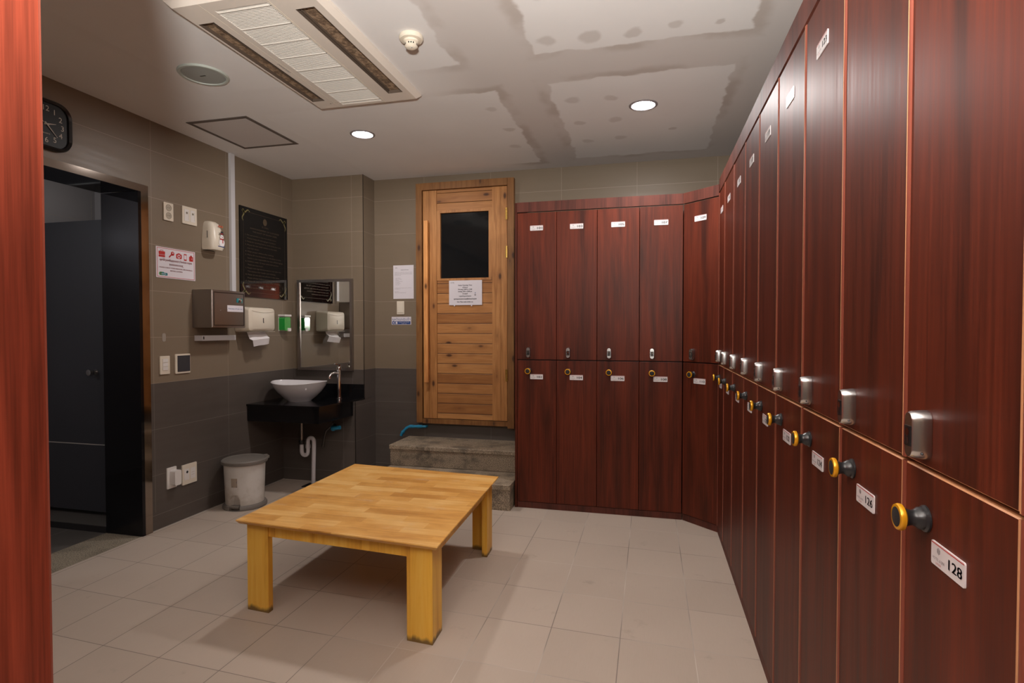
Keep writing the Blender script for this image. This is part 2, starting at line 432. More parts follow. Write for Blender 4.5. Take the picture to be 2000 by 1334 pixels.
b = MB().box(-2.4088, -2.4062, 4.380, 4.3875, .715, H-.001).box(-2.4088, -2.4062, 4.2255, 4.233, .002, .697)
struct('trim_1', b, 'dark_steel', 'thin metal corner trim on the edge of the pipe casing', 'trim')
# grout line where the floor meets the left wall
b = MB().box(LX+.0005, LX+.008, 2.9, 4.2295, .0003, .003); struct('trim_2', b, 'white_grey', 'pale grout line along the foot of the left wall', 'trim')
# doorway in the left wall
d1 = thing('door_1', 'open doorway framed in mirror polished steel leading to the dark washroom', 'doorway', (LX, 2.37, 0), 0., kind='structure')
def loc(mb, ox, oy, oz=0): return mb.warp(lambda x, y, z: (x-ox, y-oy, z-oz))
b = MB().box(LX+.0005, LX+.012, 2.845, 2.897, 0.001, 2.221).box(LX+.0005, LX+.012, 1.85, 2.845, 2.176, 2.221).box(LX+.0005, LX+.012, 1.85, 1.9, .001, 2.176)
loc(b, LX, 2.37).build('architrave', 'steel', d1)
b = MB().box(OX, LX+.0115, 2.824, 2.896, 0.001, 2.175).box(OX, LX+.0115, 1.9, 2.824, 2.1765, 2.22).box(OX, LX+.0115, 1.851, 1.899, .001, 2.175)
loc(b, LX, 2.37).build('jamb', 'blacksteel', d1)
b = MB().box(OX, LX-.0005, 1.9, 2.823, -.1, .0); struct('trim_3', b, 'threshold', 'speckled granite threshold of the doorway', 'threshold')
# washroom beyond
SX = -4.75
b = MB().box(SX, OX-.0005, .8, 3.9, -.12, -.012); struct('floor_washroom', b, 'darktile', 'dark tiled floor beyond the doorway', 'floor')
b = MB()
for x0 in (-3.72, -4.02, -4.32, -4.62): b.quad((x0, .8, -.0115), (x0+.003, .8, -.0115), (x0+.003, 2.83, -.0115), (x0, 2.83, -.0115))
for y0 in (2.46, 2.12, 1.8): b.quad((SX, y0, -.0115), (OX, y0, -.0115), (OX, y0+.003, -.0115), (SX, y0+.003, -.0115))
struct('trim_4', b, 'white_grey', 'pale grout lines in the dark washroom floor', 'trim')
b = MB().box(SX-.1, SX, .8, 3.9, -.1, 2.55); struct('wall_washroom_left', b, 'stallwall', 'grey tiled wall seen above the stall partition', 'wall')
b = MB()
for z0 in (1.05, 1.35, 1.65, 1.95, 2.25): b.box(SX, SX+.001, .8, 3.9, z0, z0+.004)
for y0 in (3.3, 3.87): b.box(SX, SX+.001, y0, y0+.004, -.0, 2.5)
struct('trim_5', b, 'white_grey', 'pale grout lines of the wall above the stall partition', 'trim')
b = MB().box(SX-.1, OX, 3.9, 4.0, -.1, 2.55); struct('wall_washroom_back', b, 'stallwall', 'dim wall at the end of the washroom', 'wall')
b = MB().box(SX-.1, OX, .7, .8, -.1, 2.55); struct('wall_washroom_front', b, 'stallwall', 'dim wall at the near end of the washroom', 'wall')
b = MB().box(SX-.1, OX, .7, 4.0, 2.55, 2.65); struct('ceiling_washroom', b, 'stallwall', 'dim ceiling of the washroom', 'ceiling')
b = MB().box(SX+.002, OX-.002, 2.85, 3.895, -.0115, .03); b.box(SX+.002, OX-.002, 2.843, 2.85, -.0115, .028, 1)
struct('trim_6', b, ['darktile', 'blackmat'], 'raised stall floor with a black edge', 'step')
sp = thing('stall_partition', 'dark grey toilet stall partition seen through the open doorway', 'partition', (-4.05, 3.0, .03))
MB().box(-.68, .62, -.012, .012, .035, 2.02).build('panel', 'stallpanel', sp)
MB().box(-.68, .62, -.0135, -.0125, .492, .498).build('joint_strip', 'white_grey', sp)
MB().lathe([(.0, 0), (.022, .0), (.014, .015), (.024, .035), (.020, .05), (0, .052)], Matrix.Translation((.393, -.012, .99)) @ FX, 20).build('knob', 'satin', sp)
for x0 in (-.6, .56): MB().box(x0, x0+.04, -.01, .01, .0005, .035).build('foot', 'satin', sp)

# ------------------------------------------------------------------ sauna door on the back wall
d2 = thing('door_2', 'knotty pine sauna door with dark window, long wooden pull and white notice', 'door', (-1.54, BY, .49), 0., kind='structure')
x0, x1 = -.446, .436
b = MB().box(x0, x0+.055, -.05, -.0005, 0, 2.09).box(x1-.055, x1, -.05, -.0005, -.02, 2.09)
b.build('side_frame', 'pine_frame', d2)
MB().box(x0+.056, x1-.056, -.055, -.0005, 2.03, 2.09).build('top_frame', 'pine_frame', d2)
MB().box(x0+.056, x1-.056, -.045, -.0005, -.005, .035).build('sill', 'pine_frame', d2)
lx0, lx1, lz0, lz1 = x0+.062, x1-.062, .04, 2.026
wx0, wx1, wz0, wz1 = -.225, .212, 1.262, 1.828
b = MB(); pw0, pw1 = -.258, .244
b.box(lx0, lx0+.055, -.036, -.002, lz0, lz1).box(lx0+.0565, pw0, -.036, -.002, lz0, lz1)
b.build('left_stile', 'pine_v', d2)
b = MB(); b.box(pw1, pw1+.075, -.036, -.002, lz0, lz1).box(pw1+.0765, lx1, -.036, -.002, lz0, lz1)
b.build('right_stile', 'pine_v', d2)
b = MB().box(pw0+.001, pw1-.001, -.028, -.003, lz0, wz0-.021)
b.build('lower_boards', 'pine_h', d2)
b = MB().box(pw0+.001, pw1-.001, -.030, -.003, wz1+.021, lz1)
b.build('top_boards', 'pine_h', d2)
b = MB().box(wx0-.032, wx0, -.034, -.004, wz0-.02, wz1+.02).box(wx1, wx1+.031, -.034, -.004, wz0-.02, wz1+.02).box(wx0, wx1, -.034, -.004, wz1, wz1+.02).box(wx0, wx1, -.034, -.004, wz0-.02, wz0)
b.build('window_frame', 'pine_v', d2)
MB().box(wx0, wx1, -.012, -.006, wz0, wz1).build('glass', 'glassdark', d2, label='dark glass pane')
b = MB().box(-.357, -.323, -.085, -.060, .36, 1.76)
b.box(-.350, -.330, -.0605, -.0365, .42, .47).box(-.350, -.330, -.0605, -.0365, 1.62, 1.67)
b.build('handle', 'pine_handle', d2)
for z in (.38, 1.42, 1.74):
    b = MB().tube([(x1-.058, -.056, z), (x1-.058, -.056, z+.10)], .006, 10).box(x1-.072, x1-.056, -.0535, -.0505, z, z+.1)
    b.build('hinge', 'brass', d2)

# ------------------------------------------------------------------ steps
st = thing('granite_steps', 'two speckled granite steps leading up to the sauna door', 'steps', (-1.52, 4.2, 0))
def slab(b_, x0, x1, y0, y1, z0, z1): return b_.cbox(x0, x1, y0, y1, z0, z1, .004)
b = slab(MB(), -.560, .56, -.008, .3885, .322, .357); b.build('upper_tread', 'granite', st)
MB().box(-.552, .56, .0, .385, .192, .3215).build('upper_riser', 'granite_riser', st)
b = slab(MB(), -.552, .555, -.352, .385, .148, .188); b.build('lower_tread', 'granite', st)
MB().box(-.545, .553, -.345, .385, .0005, .1475).build('lower_riser', 'granite_riser', st)

# ------------------------------------------------------------------ lockers
def plate_mb(num, blank=False):
    b = MB(); b.rbox(0, 0, .094, .036, -.0025, -.0002, .003, 0, 3)
    if not blank:
        b.box(-.046, .046, -.0028, -.0026, .0148, .0162, 2)
        b.text(num, .023, -.0085, .022, -.0029, 1, .036, bold=.0007)
        b.text('HOTEL & SPA', -.024, -.0085, .0060, -.0029, 3); b.text('LOCKER', -.024, -.0145, .0042, -.0029, 2)
        for k in range(5): b.box(-.0285+k*.002, -.0277+k*.002, -.0029, -.0028, .0015+abs(k-2)*.0012, .0125-abs(k-2)*.0012, 3)
    return b
def lock_mb():
    b = MB(); P = [(0, 0)]
    # body: rounded ends, tapering slightly to the front
    n = 8
    def ring(w_, h, y, rad): return [(px, y, pz) for px, pz in rrect(0, 0, w_, h, rad, n)]
    rings = [ring(.034, .078, -.0005, .016), ring(.034, .078, -.006, .016), ring(.031, .075, -.022, .0145), ring(.025, .070, -.027, .012)]
    V = [p for q in rings for p in q]; m_ = len(rings[0]); F = []
    for j in range(3):
        for k in range(m_): F.append((j*m_+k, j*m_+(k+1) % m_, (j+1)*m_+(k+1) % m_, (j+1)*m_+k))
    F.append(tuple(3*m_+k for k in range(m_))); b.add(V, F, 0, True)
    b.box(-.010, .010, -.0285, -.0268, -.018, .014, 1)
    b.disc(0, .004, .0065, -.0288, 2); b.disc(0, -.009, .0045, -.0288, 2, rz=.006); b.box(-.0012, .0012, -.0291, -.0287, -.014, -.004, 1)
    b.sphere((.0165, -.014, -.028), .0022, 1, 8)
    return b
def knob_mb():
    prof = [(.021, .0), (.021, .003), (.018, .006), (.0175, .011), (.0135, .016), (.012, .021), (.0135, .027), (.0165, .031)]
    b = MB().lathe(prof, Matrix.Translation((0, -.0005, 0)) @ FX, 28, 0)
    b.lathe([(.0165, .031), (.0208, .034), (.0215, .038), (.0200, .0415), (.0155, .042)], Matrix.Translation((0, -.0005, 0)) @ FX, 28, 1)
    b.lathe([(.0157, .0421), (.0150, .0424), (0, .0426)], Matrix.Translation((0, -.0005, 0)) @ FX, 28, 2)
    return b
LOCK = None; KNOB = None
def shared(name, mb, mats, parent, loc, cache={}):
    if name not in cache:
        o = mb().build(name, mats, parent); cache[name] = o
    else:
        o = cache[name].copy(); C.objects.link(o); o.parent = parent
    o.location = loc; return o
def locker(w_, loc, rot, top, bottom, label, group, style, depth=.56, ztop=2.155, body=None, turn=0., kx=.086):
    t = thing('locker', label, 'locker', loc, rot, group)
    mf = 'veneer'
    if body is None: MB().box(.0015, w_-.0015, .0195, depth, .046, ztop).build('carcass', 'carcass', t)
    else: body.build('carcass', 'carcass', t)
    for (z0, z1, num, up) in ((.050, 1.084, bottom, False), (1.091, ztop-.004, top, True)):
        b = MB()
        if style == 'banded':
            b.cbox(.0135, w_-.0018, .0, .018, z0, z1, .0020, 0, 2)
            # rolled edge on the handle side
            b.prism([(.0022, .018), (.0022, .0005), (.0040, -.0018), (.0075, -.0030), (.0110, -.0018), (.0135, .0), (.0135, .018)], z0, z1, 'z', 1)
            b.prism([(.0008, .018), (.0008, .0005), (.0030, -.0026), (.0040, -.0018), (.0022, .0006), (.0022, .018)], z0, z1, 'z', 2)
        else:
            b.cbox(.0015, w_-.0015, .0, .018, z0, z1, .0014, 0, 0)
        dr = b.build('upper_door' if up else 'lower_door', [mf, 'band', 'bandline'], t)
        dr.rotation_euler = (0, 0, turn)
        pz = 2.040 if up else .966
        blank = style == 'plain' and top == '105' and up
        plate_mb(num, False).build('number_plate', ['plate', 'ink', 'redink', 'greyink'], dr).location = (w_*.5-.001, 0, pz)
        if up: shared('cam_lock', lock_mb, ['satin', 'black', 'chrome'], dr, (kx, 0, 1.142))
        else: shared('door_knob', knob_mb, ['knobgrey', 'yellow', 'blackmat'], dr, (kx, 0, 1.008))
    return t
bx = [-.935, -.645, -.357, -.066, .222]; by = 3.95
pos = ['on the back wall beside the granite steps', 'on the back wall, second from the steps', 'on the back wall, third from the steps', 'on the back wall beside the angled one']
for i in range(4):
    a, c = 101+2*i, 102+2*i
    locker(bx[i+1]-bx[i], (bx[i], by, 0), 0, str(a), str(c), f'mahogany locker {a} over {c}, {pos[i]}', 'lockers along the back wall', 'plain', BY-by-.002)
# the angled corner locker
p0 = Vector((.224, 3.948)); p1 = Vector((.428, 3.757)); dv = p1-p0; wd = dv.length; ang = math.atan2(dv.y, dv.x)
body = MB().prism([(x-p0.x, y-p0.y) for x, y in ((.2385, 3.963), (.449, 3.768), (1.02, 3.768), (1.02, 4.58), (.2265, 4.58))], .046, 2.155)
locker(wd, (p0.x, p0.y, 0), 0, '109', '110', 'mahogany locker 109 over 110 set at an angle across the corner', 'corner locker', 'plain', body=body, turn=ang)
ry = [3.755, 3.487, 3.134, 2.775, 2.435, 2.097, 1.757, 1.426, 1.0975, .782, .45, .12, -.21]
where = ['farthest in the right hand row, against the corner', 'second from the far corner in the right hand row', 'third from the far corner in the right hand row', 'fourth from the far corner in the right hand row',
         'fifth from the far corner in the right hand row', 'sixth from the far corner in the right hand row', 'third full one from the right edge of the photo', 'second full one from the right edge of the photo', 'nearest full one at the right of the photo', 'only a sliver showing at the right edge of the photo',
         'beside the camera', 'behind the camera']
for i in range(12):
    a, c = 111+2*i, 112+2*i
    locker(ry[i]-ry[i+1], (.43, ry[i], 0), -PI/2, str(a), str(c), f'mahogany locker {a} over {c}, {where[i]}', 'lockers along the right wall', 'banded', .59, 2.175, kx=.086 if i != 9 else .12)
# cornices and plinths
def run(name, label, cat, pts, z0, z1, yoff, th, mat):
    b = MB()
    for (a, c) in zip(pts[:-1], pts[1:]):
        a = Vector(a); c = Vector(c); d = (c-a).normalized(); nrm = Vector((-d.y, d.x))
        q = [a+nrm*yoff, c+nrm*yoff, c+nrm*(yoff+th), a+nrm*(yoff+th)]
        b.prism([tuple(v) for v in q], z0, z1)
    return b.build(name, mat, label=label, category=cat)
run('locker_cornice', 'mahogany cornice board over the back lockers and the corner locker', 'cornice', [(-.935, 3.95), (.222, 3.95), (.428, 3.757)], 2.158, 2.228, -.004, .022, 'cornice')
run('locker_cornice', 'mahogany cornice board over the long right hand row of lockers', 'cornice', [(.43, 3.75), (.43, -.2)], 2.178, 2.258, -.003, .022, 'cornice')
run('locker_plinth', 'dark mahogany plinth board under the back lockers and the corner locker', 'plinth', [(-.935, 3.95), (.222, 3.95), (.428, 3.757)], .001, .045, .010, .016, 'cornice')
run('locker_plinth', 'dark mahogany plinth board under the long right hand row of lockers', 'plinth', [(.43, 3.75), (.43, -.2)], .001, .045, .003, .016, 'cornice')
MB().box(-.953, -.9365, 3.953, BY-.001, .001, 2.228).build('locker_side_panel', 'veneer', label='narrow mahogany side panel at the left end of the back lockers', category='side panel')
# near locker block at the left edge of the photo
PX, PY = -.80, .577
lb = thing('locker', 'bright red mahogany locker block cut off by the left edge of the photo', 'locker', (PX, PY, 0), PI/2, 'locker block at the left edge')
MB().box(-1.2, -.0035, .004, .6, .05, 2.25).build('carcass', 'veneer_flashlit', lb)
MB().box(-1.2, -.0030, -.012, .003, .03, 2.25).build('side_panel', 'veneer_flashlit', lb)
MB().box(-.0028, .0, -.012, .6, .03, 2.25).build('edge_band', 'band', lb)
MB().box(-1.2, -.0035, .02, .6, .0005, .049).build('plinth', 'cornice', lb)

# ------------------------------------------------------------------ low table
tc = Vector((-1.354, 2.68)); cor = [(-1.853, 2.17), (-.827, 2.09), (-.868, 3.19), (-1.868, 3.27)]; TW, TD = 1.02, 1.10
def tw(x, y, z):
    s_, t_ = x/TW+.5, y/TD+.5
    p = [(1-s_)*(1-t_), s_*(1-t_), s_*t_, (1-s_)*t_]
    return (sum(q*c[0] for q, c in zip(p, cor))-tc.x, sum(q*c[1] for q, c in zip(p, cor))-tc.y, z)
tb = thing('low_table', 'low square butcher block wooden table standing in the middle of the floor', 'table', (tc.x, tc.y, 0))
hx, hy = TW/2, TD/2; zt = .430
V = [(-hx+.002, -hy+.002, zt), (hx-.002, -hy+.002, zt), (hx-.002, hy-.002, zt), (-hx+.002, hy-.002, zt), (-hx, -hy, zt-.004), (hx, -hy, zt-.004), (hx, hy, zt-.004), (-hx, hy, zt-.004),
     (-hx+.012, -hy+.012, zt-.019), (hx-.012, -hy+.012, zt-.019), (hx-.012, hy-.012, zt-.019), (-hx+.012, hy-.012, zt-.019)]
F = [(0, 1, 2, 3), (11, 10, 9, 8)]+[(i, 4+i, 4+(i+1) % 4, (i+1) % 4) for i in range(4)]+[(4+i, 8+i, 8+(i+1) % 4, 4+(i+1) % 4) for i in range(4)]
MB().add(V, F).warp(tw).build('tabletop', 'butcher', tb)
ins = .036; L_ = .118; th = .032
for sx in (-1, 1):
    for sy in (-1, 1):
        ox, oy = sx*(hx-ins), sy*(hy-ins)
        xa, xb = sorted((ox, ox-sx*L_)); ya, yb = sorted((oy, oy-sy*th))
        b = MB().box(xa, xb, ya, yb, .0005, zt-.0195)
        xa, xb = sorted((ox, ox-sx*th)); ya, yb = sorted((oy-sy*th, oy-sy*L_))
        b.box(xa, xb, ya, yb, .0005, zt-.0195)
        b.warp(tw).build('leg', 'leg', tb)
za, zb = .355, zt-.0195
for sy in (-1, 1):
    y0_, y1_ = sorted((sy*(hy-ins-.006), sy*(hy-ins-.028)))
    MB().box(-hx+ins+L_, hx-ins-L_, y0_, y1_, za, zb).warp(tw).build('apron', 'leg', tb)
for sx in (-1, 1):
    x0_, x1_ = sorted((sx*(hx-ins-.006), sx*(hx-ins-.028)))
    MB().box(x0_, x1_, -hy+ins+L_, hy-ins-L_, za, zb).warp(tw).build('apron', 'leg', tb)

# ------------------------------------------------------------------ washbasin corner
vz = .716
vt = thing('vanity_counter', 'black granite washbasin counter in the tiled corner', 'counter', (-2.76, 4.1, 0))
cbx = (-3.1095+2.76, -2.402+2.76)
def cw(x, y, z): t_ = (y-.284)/(-.325-.284); return (x-.052*t_*(x-cbx[0])/(cbx[1]-cbx[0]), y, z)
MB().prism([(cbx[0], -.325), (cbx[1], -.325), (cbx[1], .284), (cbx[0], .284)], vz-.014, vz).warp(cw).build('countertop', 'black_granite', vt)
MB().box(cbx[0], cbx[1]-.012, -.315, -.295, vz-.135, vz-.0145).box(cbx[1]-.032, cbx[1]-.012, -.2945, .129, vz-.135, vz-.0145).warp(cw).build('apron', 'black_granite', vt)
MB().box(cbx[0], cbx[1]-.004, .266, .2843, vz+.0003, .832).build('backsplash', 'black_granite', vt)

bs = thing('washbasin', 'white oval vessel washbasin on the black counter', 'washbasin', (-2.828, 4.065, vz+.0005))
prof = [(.105, 0), (.108, .006), (.150, .035), (.200, .080), (.236, .125), (.248, .150), (.251, .154), (.247, .157), (.240, .150), (.215, .115), (.17, .07), (.10, .038), (.03, .030), (.0, .030)]
b = MB().lathe(prof, None, 56, 0, 1.0, .80); b.warp(lambda x, y, z: (x*.93, y, z+max(0, z-.06)*.10*(abs(x)/.25)**3-(max(0, z-.06)*.06*(1-abs(x)/.25)))); b.build('bowl', 'porcelain', bs)
MB().lathe([(0, .0315), (.022, .0315), (.022, .034), (0, .0345)], None, 20).build('drain_cap', 'chrome', bs)
fc = thing('faucet', 'tall chrome basin tap standing on the black counter beside the basin', 'faucet', (-2.588, 4.28, vz+.0005))
MB().lathe([(.028, 0), (.028, .004), (.019, .008), (.0175, .02), (.0175, .235), (.0195, .24), (.0195, .268), (.016, .275), (.0, .276)], None, 24).build('body', 'chrome', fc)
MB().tube([(-.0, -.015, .215), (-.02, -.035, .222), (-.04, -.055, .215), (-.05, -.065, .195), (-.051, -.067, .175)], [.011, .011, .011, .012, .014], 14).build('spout', 'chrome', fc)
b = MB().tube([(0, 0, .276), (0, 0, .292)], .014, 16).tube([(0, 0, .286), (-.02, -.028, .298)], .006, 10).sphere((-.022, -.031, .299), .008, 0, 10)
b.build('lever', 'chrome', fc)
pt = thing('drain_trap', 'white plastic drain trap hanging under the black counter', 'pipe', (-2.835, 4.1, 0))
MB().tube([(0, 0, .375), (0, 0, vz-.016)], .0135, 18).build('tailpipe', 'brushed', pt)
b = MB().tube([(0, 0, .345), (0, 0, .378)], [.022, .024], 18); b.build('coupling_nut', 'black', pt)
P = [(0, 0, .344), (0, 0, .29)]
P += [(.030-.030*math.cos(a), 0, .285-.032*math.sin(a)) for a in [PI*k/8 for k in range(1, 8)]]
P += [(.060, 0, .29), (.060, 0, .36)]
P += [(.088-.028*math.cos(a), 0, .372+.030*math.sin(a)) for a in [PI*k/8 for k in range(0, 9)]]
P += [(.116, 0, .33), (.110, .0, .15), (.107, .0, .012)]
MB().tube(P, .0165, 18).build('trap_pipe', 'pvc', pt)
for z in (.325, .300): pass
MB().tube([(.060, 0, .315), (.060, 0, .345)], .021, 18).build('union_nut', 'pvc', pt)
MB().box(-2.80, -2.67, 4.04, 4.15, .0005, .006).build('floor_drain', 'grate', label='small black drain cover on the floor under the white trap pipe', category='drain')
vl = thing('angle_valve', 'dark stop valve with cyan plastic cap under the counter', 'valve', (-2.60, 4.2295, .49))
MB().tube([(0, -.0005, 0), (0, -.06, 0)], .014, 14).tube([(0, -.05, 0), (.012, -.05, .03)], .01, 12).build('valve_body', 'dark_steel', vl)
MB().tube([(.022, -.06, -.012), (.085, -.06, -.004)], [.019, .016], 18).tube([(.010, -.06, -.014), (.024, -.06, -.012)], .023, 18).build('cap', 'cyanpvc', vl)
MB().tube([(-.01, -.055, -.0), (-.05, -.06, -.04), (-.065, -.06, -.10), (-.075, -.06, -.15)], .008, 12).tube([(-.075, -.06, -.145), (-.078, -.06, -.175)], .013, 12).build('hose', 'dark_steel', vl)
mt = thing('wall_mirror', 'steel framed rectangular mirror above the washbasin', 'mirror', (-2.775, 4.3848, 1.35))
b = MB(); fw = .022
b.box(-.27, .27, -.032, -.0005, .378, .40).box(-.27, .27, -.032, -.0005, -.40, -.378).box(-.27, -.27+fw, -.032, -.0005, -.3775, .3775).box(.27-fw, .27, -.032, -.0005, -.3775, .3775)
b.build('frame', 'brushed', mt)
MB().box(-.247, .247, -.020, -.001, -.377, .377).build('glass', 'mirror', mt, label='reflective mirror glass')

# ------------------------------------------------------------------ left wall fittings (local x = towards the back, -y = into the room)
def lw(name, label, cat, y, z, group=None): return thing(name, label, cat, (LX, y, z), LW, group)
# conduit
MB().box(-.021, .021, -.022, -.0005, 1.60, H-.001).warp(lambda x, y, z: (x, y, z)).build('cable_conduit', 'conduit', label='pale vertical cable conduit running from the ceiling down the left wall', category='conduit')
o = bpy.data.objects['cable_conduit']; o.location = (LX, 3.632, 0); o.rotation_euler = (0, 0, LW)
def plate_thing(y, z, w_, h, label, inserts, mat='cream', name='wall_socket', cat='socket'):
    t = lw(name, label, cat, y, z)
    MB().rbox(0, 0, w_, h, -.009, -.0005, .004, 0, 3).build('plate', mat, t); return t
t = plate_thing(3.055, 2.092, .075, .118, 'cream double socket beside the doorway, left of the upper pair', None)
for dz in (.026, -.026):
    b = MB().lathe([(.023, 0), (.021, .002), (.019, -.006), (0, -.006)], Matrix.Translation((0, -.0092, dz)) @ FX, 20)
    b.disc(-.007, dz, .0025, -.0095, 1); b.disc(.007, dz, .0025, -.0095, 1); b.build('outlet', ['creamd', 'black'], t)
t = plate_thing(3.229, 2.098, .125, .120, 'cream twin antenna and phone plate, right of the upper pair', None)
for dx in (-.026, .026):
    b = MB().box(dx-.019, dx+.019, -.0105, -.0092, -.040, .040, 0); b.disc(dx, .016, .009, -.0109, 1); b.disc(dx, .016, .004, -.0112, 2); b.box(dx+.013, dx+.0145, -.0108, -.0106, -.03, .03, 1)
    b.build('insert', ['white', 'creamd', 'black'], t)
t = plate_thing(3.010, 1.075, .075, .120, 'small cream switch plate low beside the doorway', None, name='light_switch', cat='switch')
for k in range(3): MB().box(-.02, .02, -.0125, -.0092, .018-k*.026, .041-k*.026).build('rocker', 'white', t)
t = plate_thing(3.155, 1.077, .125, .132, 'cream framed plate with a blank dark grey cover', None, name='blank_wall_plate', cat='wall plate')
MB().box(-.046, .058, -.012, -.0092, -.054, .055).build('cover', 'stallpanel', t)
t = plate_thing(3.052, .317, .075, .140, 'white wall plate with a bulky plugged adapter near the floor', None, 'white', 'wall_adapter', 'adapter')
MB().rbox(.010, 0, .052, .100, -.05, -.0092, .012, 0, 5, True).build('adapter_body', 'white', t)
t = plate_thing(3.200, .308, .125, .138, 'cream twin data socket plate near the floor, right of the adapter', None)
for dx in (-.027, .027):
    b = MB().box(dx-.021, dx+.021, -.0105, -.0092, -.038, .038, 0)
    if dx < 0: b.disc(dx+.004, .016, .009, -.0108, 1)
    else: b.box(dx-.012, dx+.012, -.0108, -.0106, .004, .006, 2); b.box(dx-.012, dx+.012, -.0108, -.0106, -.012, -.010, 2)
    b.build('insert', ['white', 'black', 'creamd'], t)
# leftover adhesive mark
MB().rbox(0, 0, .028, .055, -.0015, -.0004, .012, 0, 5).build('adhesive_mark', 'adhesive', label='small grey oval smear of old adhesive left on the beige wall tile', category='mark')
o = bpy.data.objects['adhesive_mark']; o.location = (LX, 3.012, 1.258); o.rotation_euler = (0, 0, LW)
# clock
ck = lw('wall_clock', 'black rounded square wall clock with pale numerals above the doorway', 'clock', 2.283, 2.396)
b = MB(); out = rrect(0, 0, .262, .262, .075, 8); mid = rrect(0, 0, .250, .250, .070, 8); inn = rrect(0, 0, .226, .226, .060, 8); n = len(out)
V = [(p[0], -.0005, p[1]) for p in out]+[(p[0], -.022, p[1]) for p in out]+[(p[0], -.032, p[1]) for p in mid]+[(p[0], -.024, p[1]) for p in inn]+[(p[0], -.016, p[1]) for p in inn]
b.add(V, [(j*n+k, j*n+(k+1) % n, (j+1)*n+(k+1) % n, (j+1)*n+k) for j in range(4) for k in range(n)]+[tuple(range(n))], 0, True); b.build('case', 'black', ck)
b = MB().rbox(0, 0, .224, .224, -.0165, -.012, .059, 0, 8)
for k in range(1, 13):
    a = R(90-30*k); q = .083; c_, s_ = math.cos(a), math.sin(a); m_ = max(abs(c_), abs(s_)); q2 = q*(1+.12*(1/m_-1))
    b.text(str(k), q2*c_, q2*s_-.013, .040, -.0170, 1)
b.text('QUARTZ', 0, -.052, .009, -.0170, 1)
b.build('dial', ['clockface', 'clockink'], ck)
def hand(ang, ln, w_, y, name, mat):
    a = R(90-ang); dx, dz = math.cos(a), math.sin(a); nx, nz = -dz, dx
    V = [(-dx*.012+nx*w_, y, -dz*.012+nz*w_), (dx*ln+nx*w_*.3, y, dz*ln+nz*w_*.3), (dx*ln-nx*w_*.3, y, dz*ln-nz*w_*.3), (-dx*.012-nx*w_, y, -dz*.012-nz*w_)]
    V2 = [(v[0], y+.001, v[2]) for v in V]; MB().add(V+V2, [(0, 1, 2, 3), (7, 6, 5, 4), (0, 4, 5, 1), (1, 5, 6, 2), (2, 6, 7, 3), (3, 7, 4, 0)]).build(name, mat, ck)
hand(76, .050, .004, -.0190, 'hour_hand', 'clockink'); hand(137, .078, .003, -.0210, 'minute_hand', 'clockink'); hand(290, .07, .0012, -.0225, 'second_hand', 'clockink')
# air freshener
af = lw('air_freshener', 'white wall mounted air freshener printed with a snowman', 'air freshener', 3.405, 1.985)
b = MB(); rings = []
for (z, w_, d) in ((-.098, .100, .070), (-.102, .118, .088), (-.085, .128, .098), (-.02, .124, .094), (.05, .108, .082), (.088, .092, .066), (.104, .070, .045), (.108, .050, .020)):
    q = []
    for k in range(15):
        a = PI*k/14; q.append((-math.copysign(abs(math.cos(a))**.55, math.cos(a))*w_/2, -.001-d*(math.sin(a)**.5 if math.sin(a) > 0 else 0), z))
    rings.append(q)
V = [p for q in rings for p in q]; n = 15
F = [(j*n+k, j*n+k+1, (j+1)*n+k+1, (j+1)*n+k) for j in range(len(rings)-1) for k in range(n-1)]+[tuple(reversed(range(n))), tuple((len(rings)-1)*n+k for k in range(n))]
F += [(j*n+n-1, j*n, (j+1)*n, (j+1)*n+n-1) for j in range(len(rings)-1)]
b.add(V, F, 0, True); b.box(-.0640, -.0625, -.05, -.046, -.02, .03, 1); b.build('case', ['cream', 'black'], af)
b = MB(); yy = -.1005
b.disc(.018, -.048, .026, yy, 0, 20, .030); b.disc(.018, -.008, .017, yy-.0002, 0)
b.disc(.018, .016, .020, yy-.0004, 1, 16, .006); b.box(.006, .030, yy-.0006, yy-.0003, .012, .034, 1); b.box(.006, .030, yy-.0008, yy-.0005, .014, .019, 2)
b.box(.001, .035, yy-.0006, yy-.0003, -.026, -.018, 2); b.box(.022, .030, yy-.0006, yy-.0003, -.050, -.020, 2)
b.disc(.012, -.004, .0022, yy-.0008, 1, 8); b.disc(.024, -.004, .0022, yy-.0008, 1, 8); b.add([(.018, yy-.0008, -.006), (.034, yy-.0008, -.010), (.018, yy-.0008, -.012)], [(0, 1, 2)], 3)
b.box(-.02, .045, yy-.0005, yy-.0002, -.078, -.073, 4)
b.build('snowman_print', ['tissue', 'ink', 'redink', 'orangeink', 'blueink'], af)
b = MB(); yy = -.084
for k in range(4): b.add([(.0+k*.012, yy-.0, .066-(k % 2)*.006), (.014+k*.012, yy, .070), (.008+k*.012, yy, .082)], [(0, 1, 2)], k % 2)
b.build('berry_print', ['redink', 'orangeink'], af)
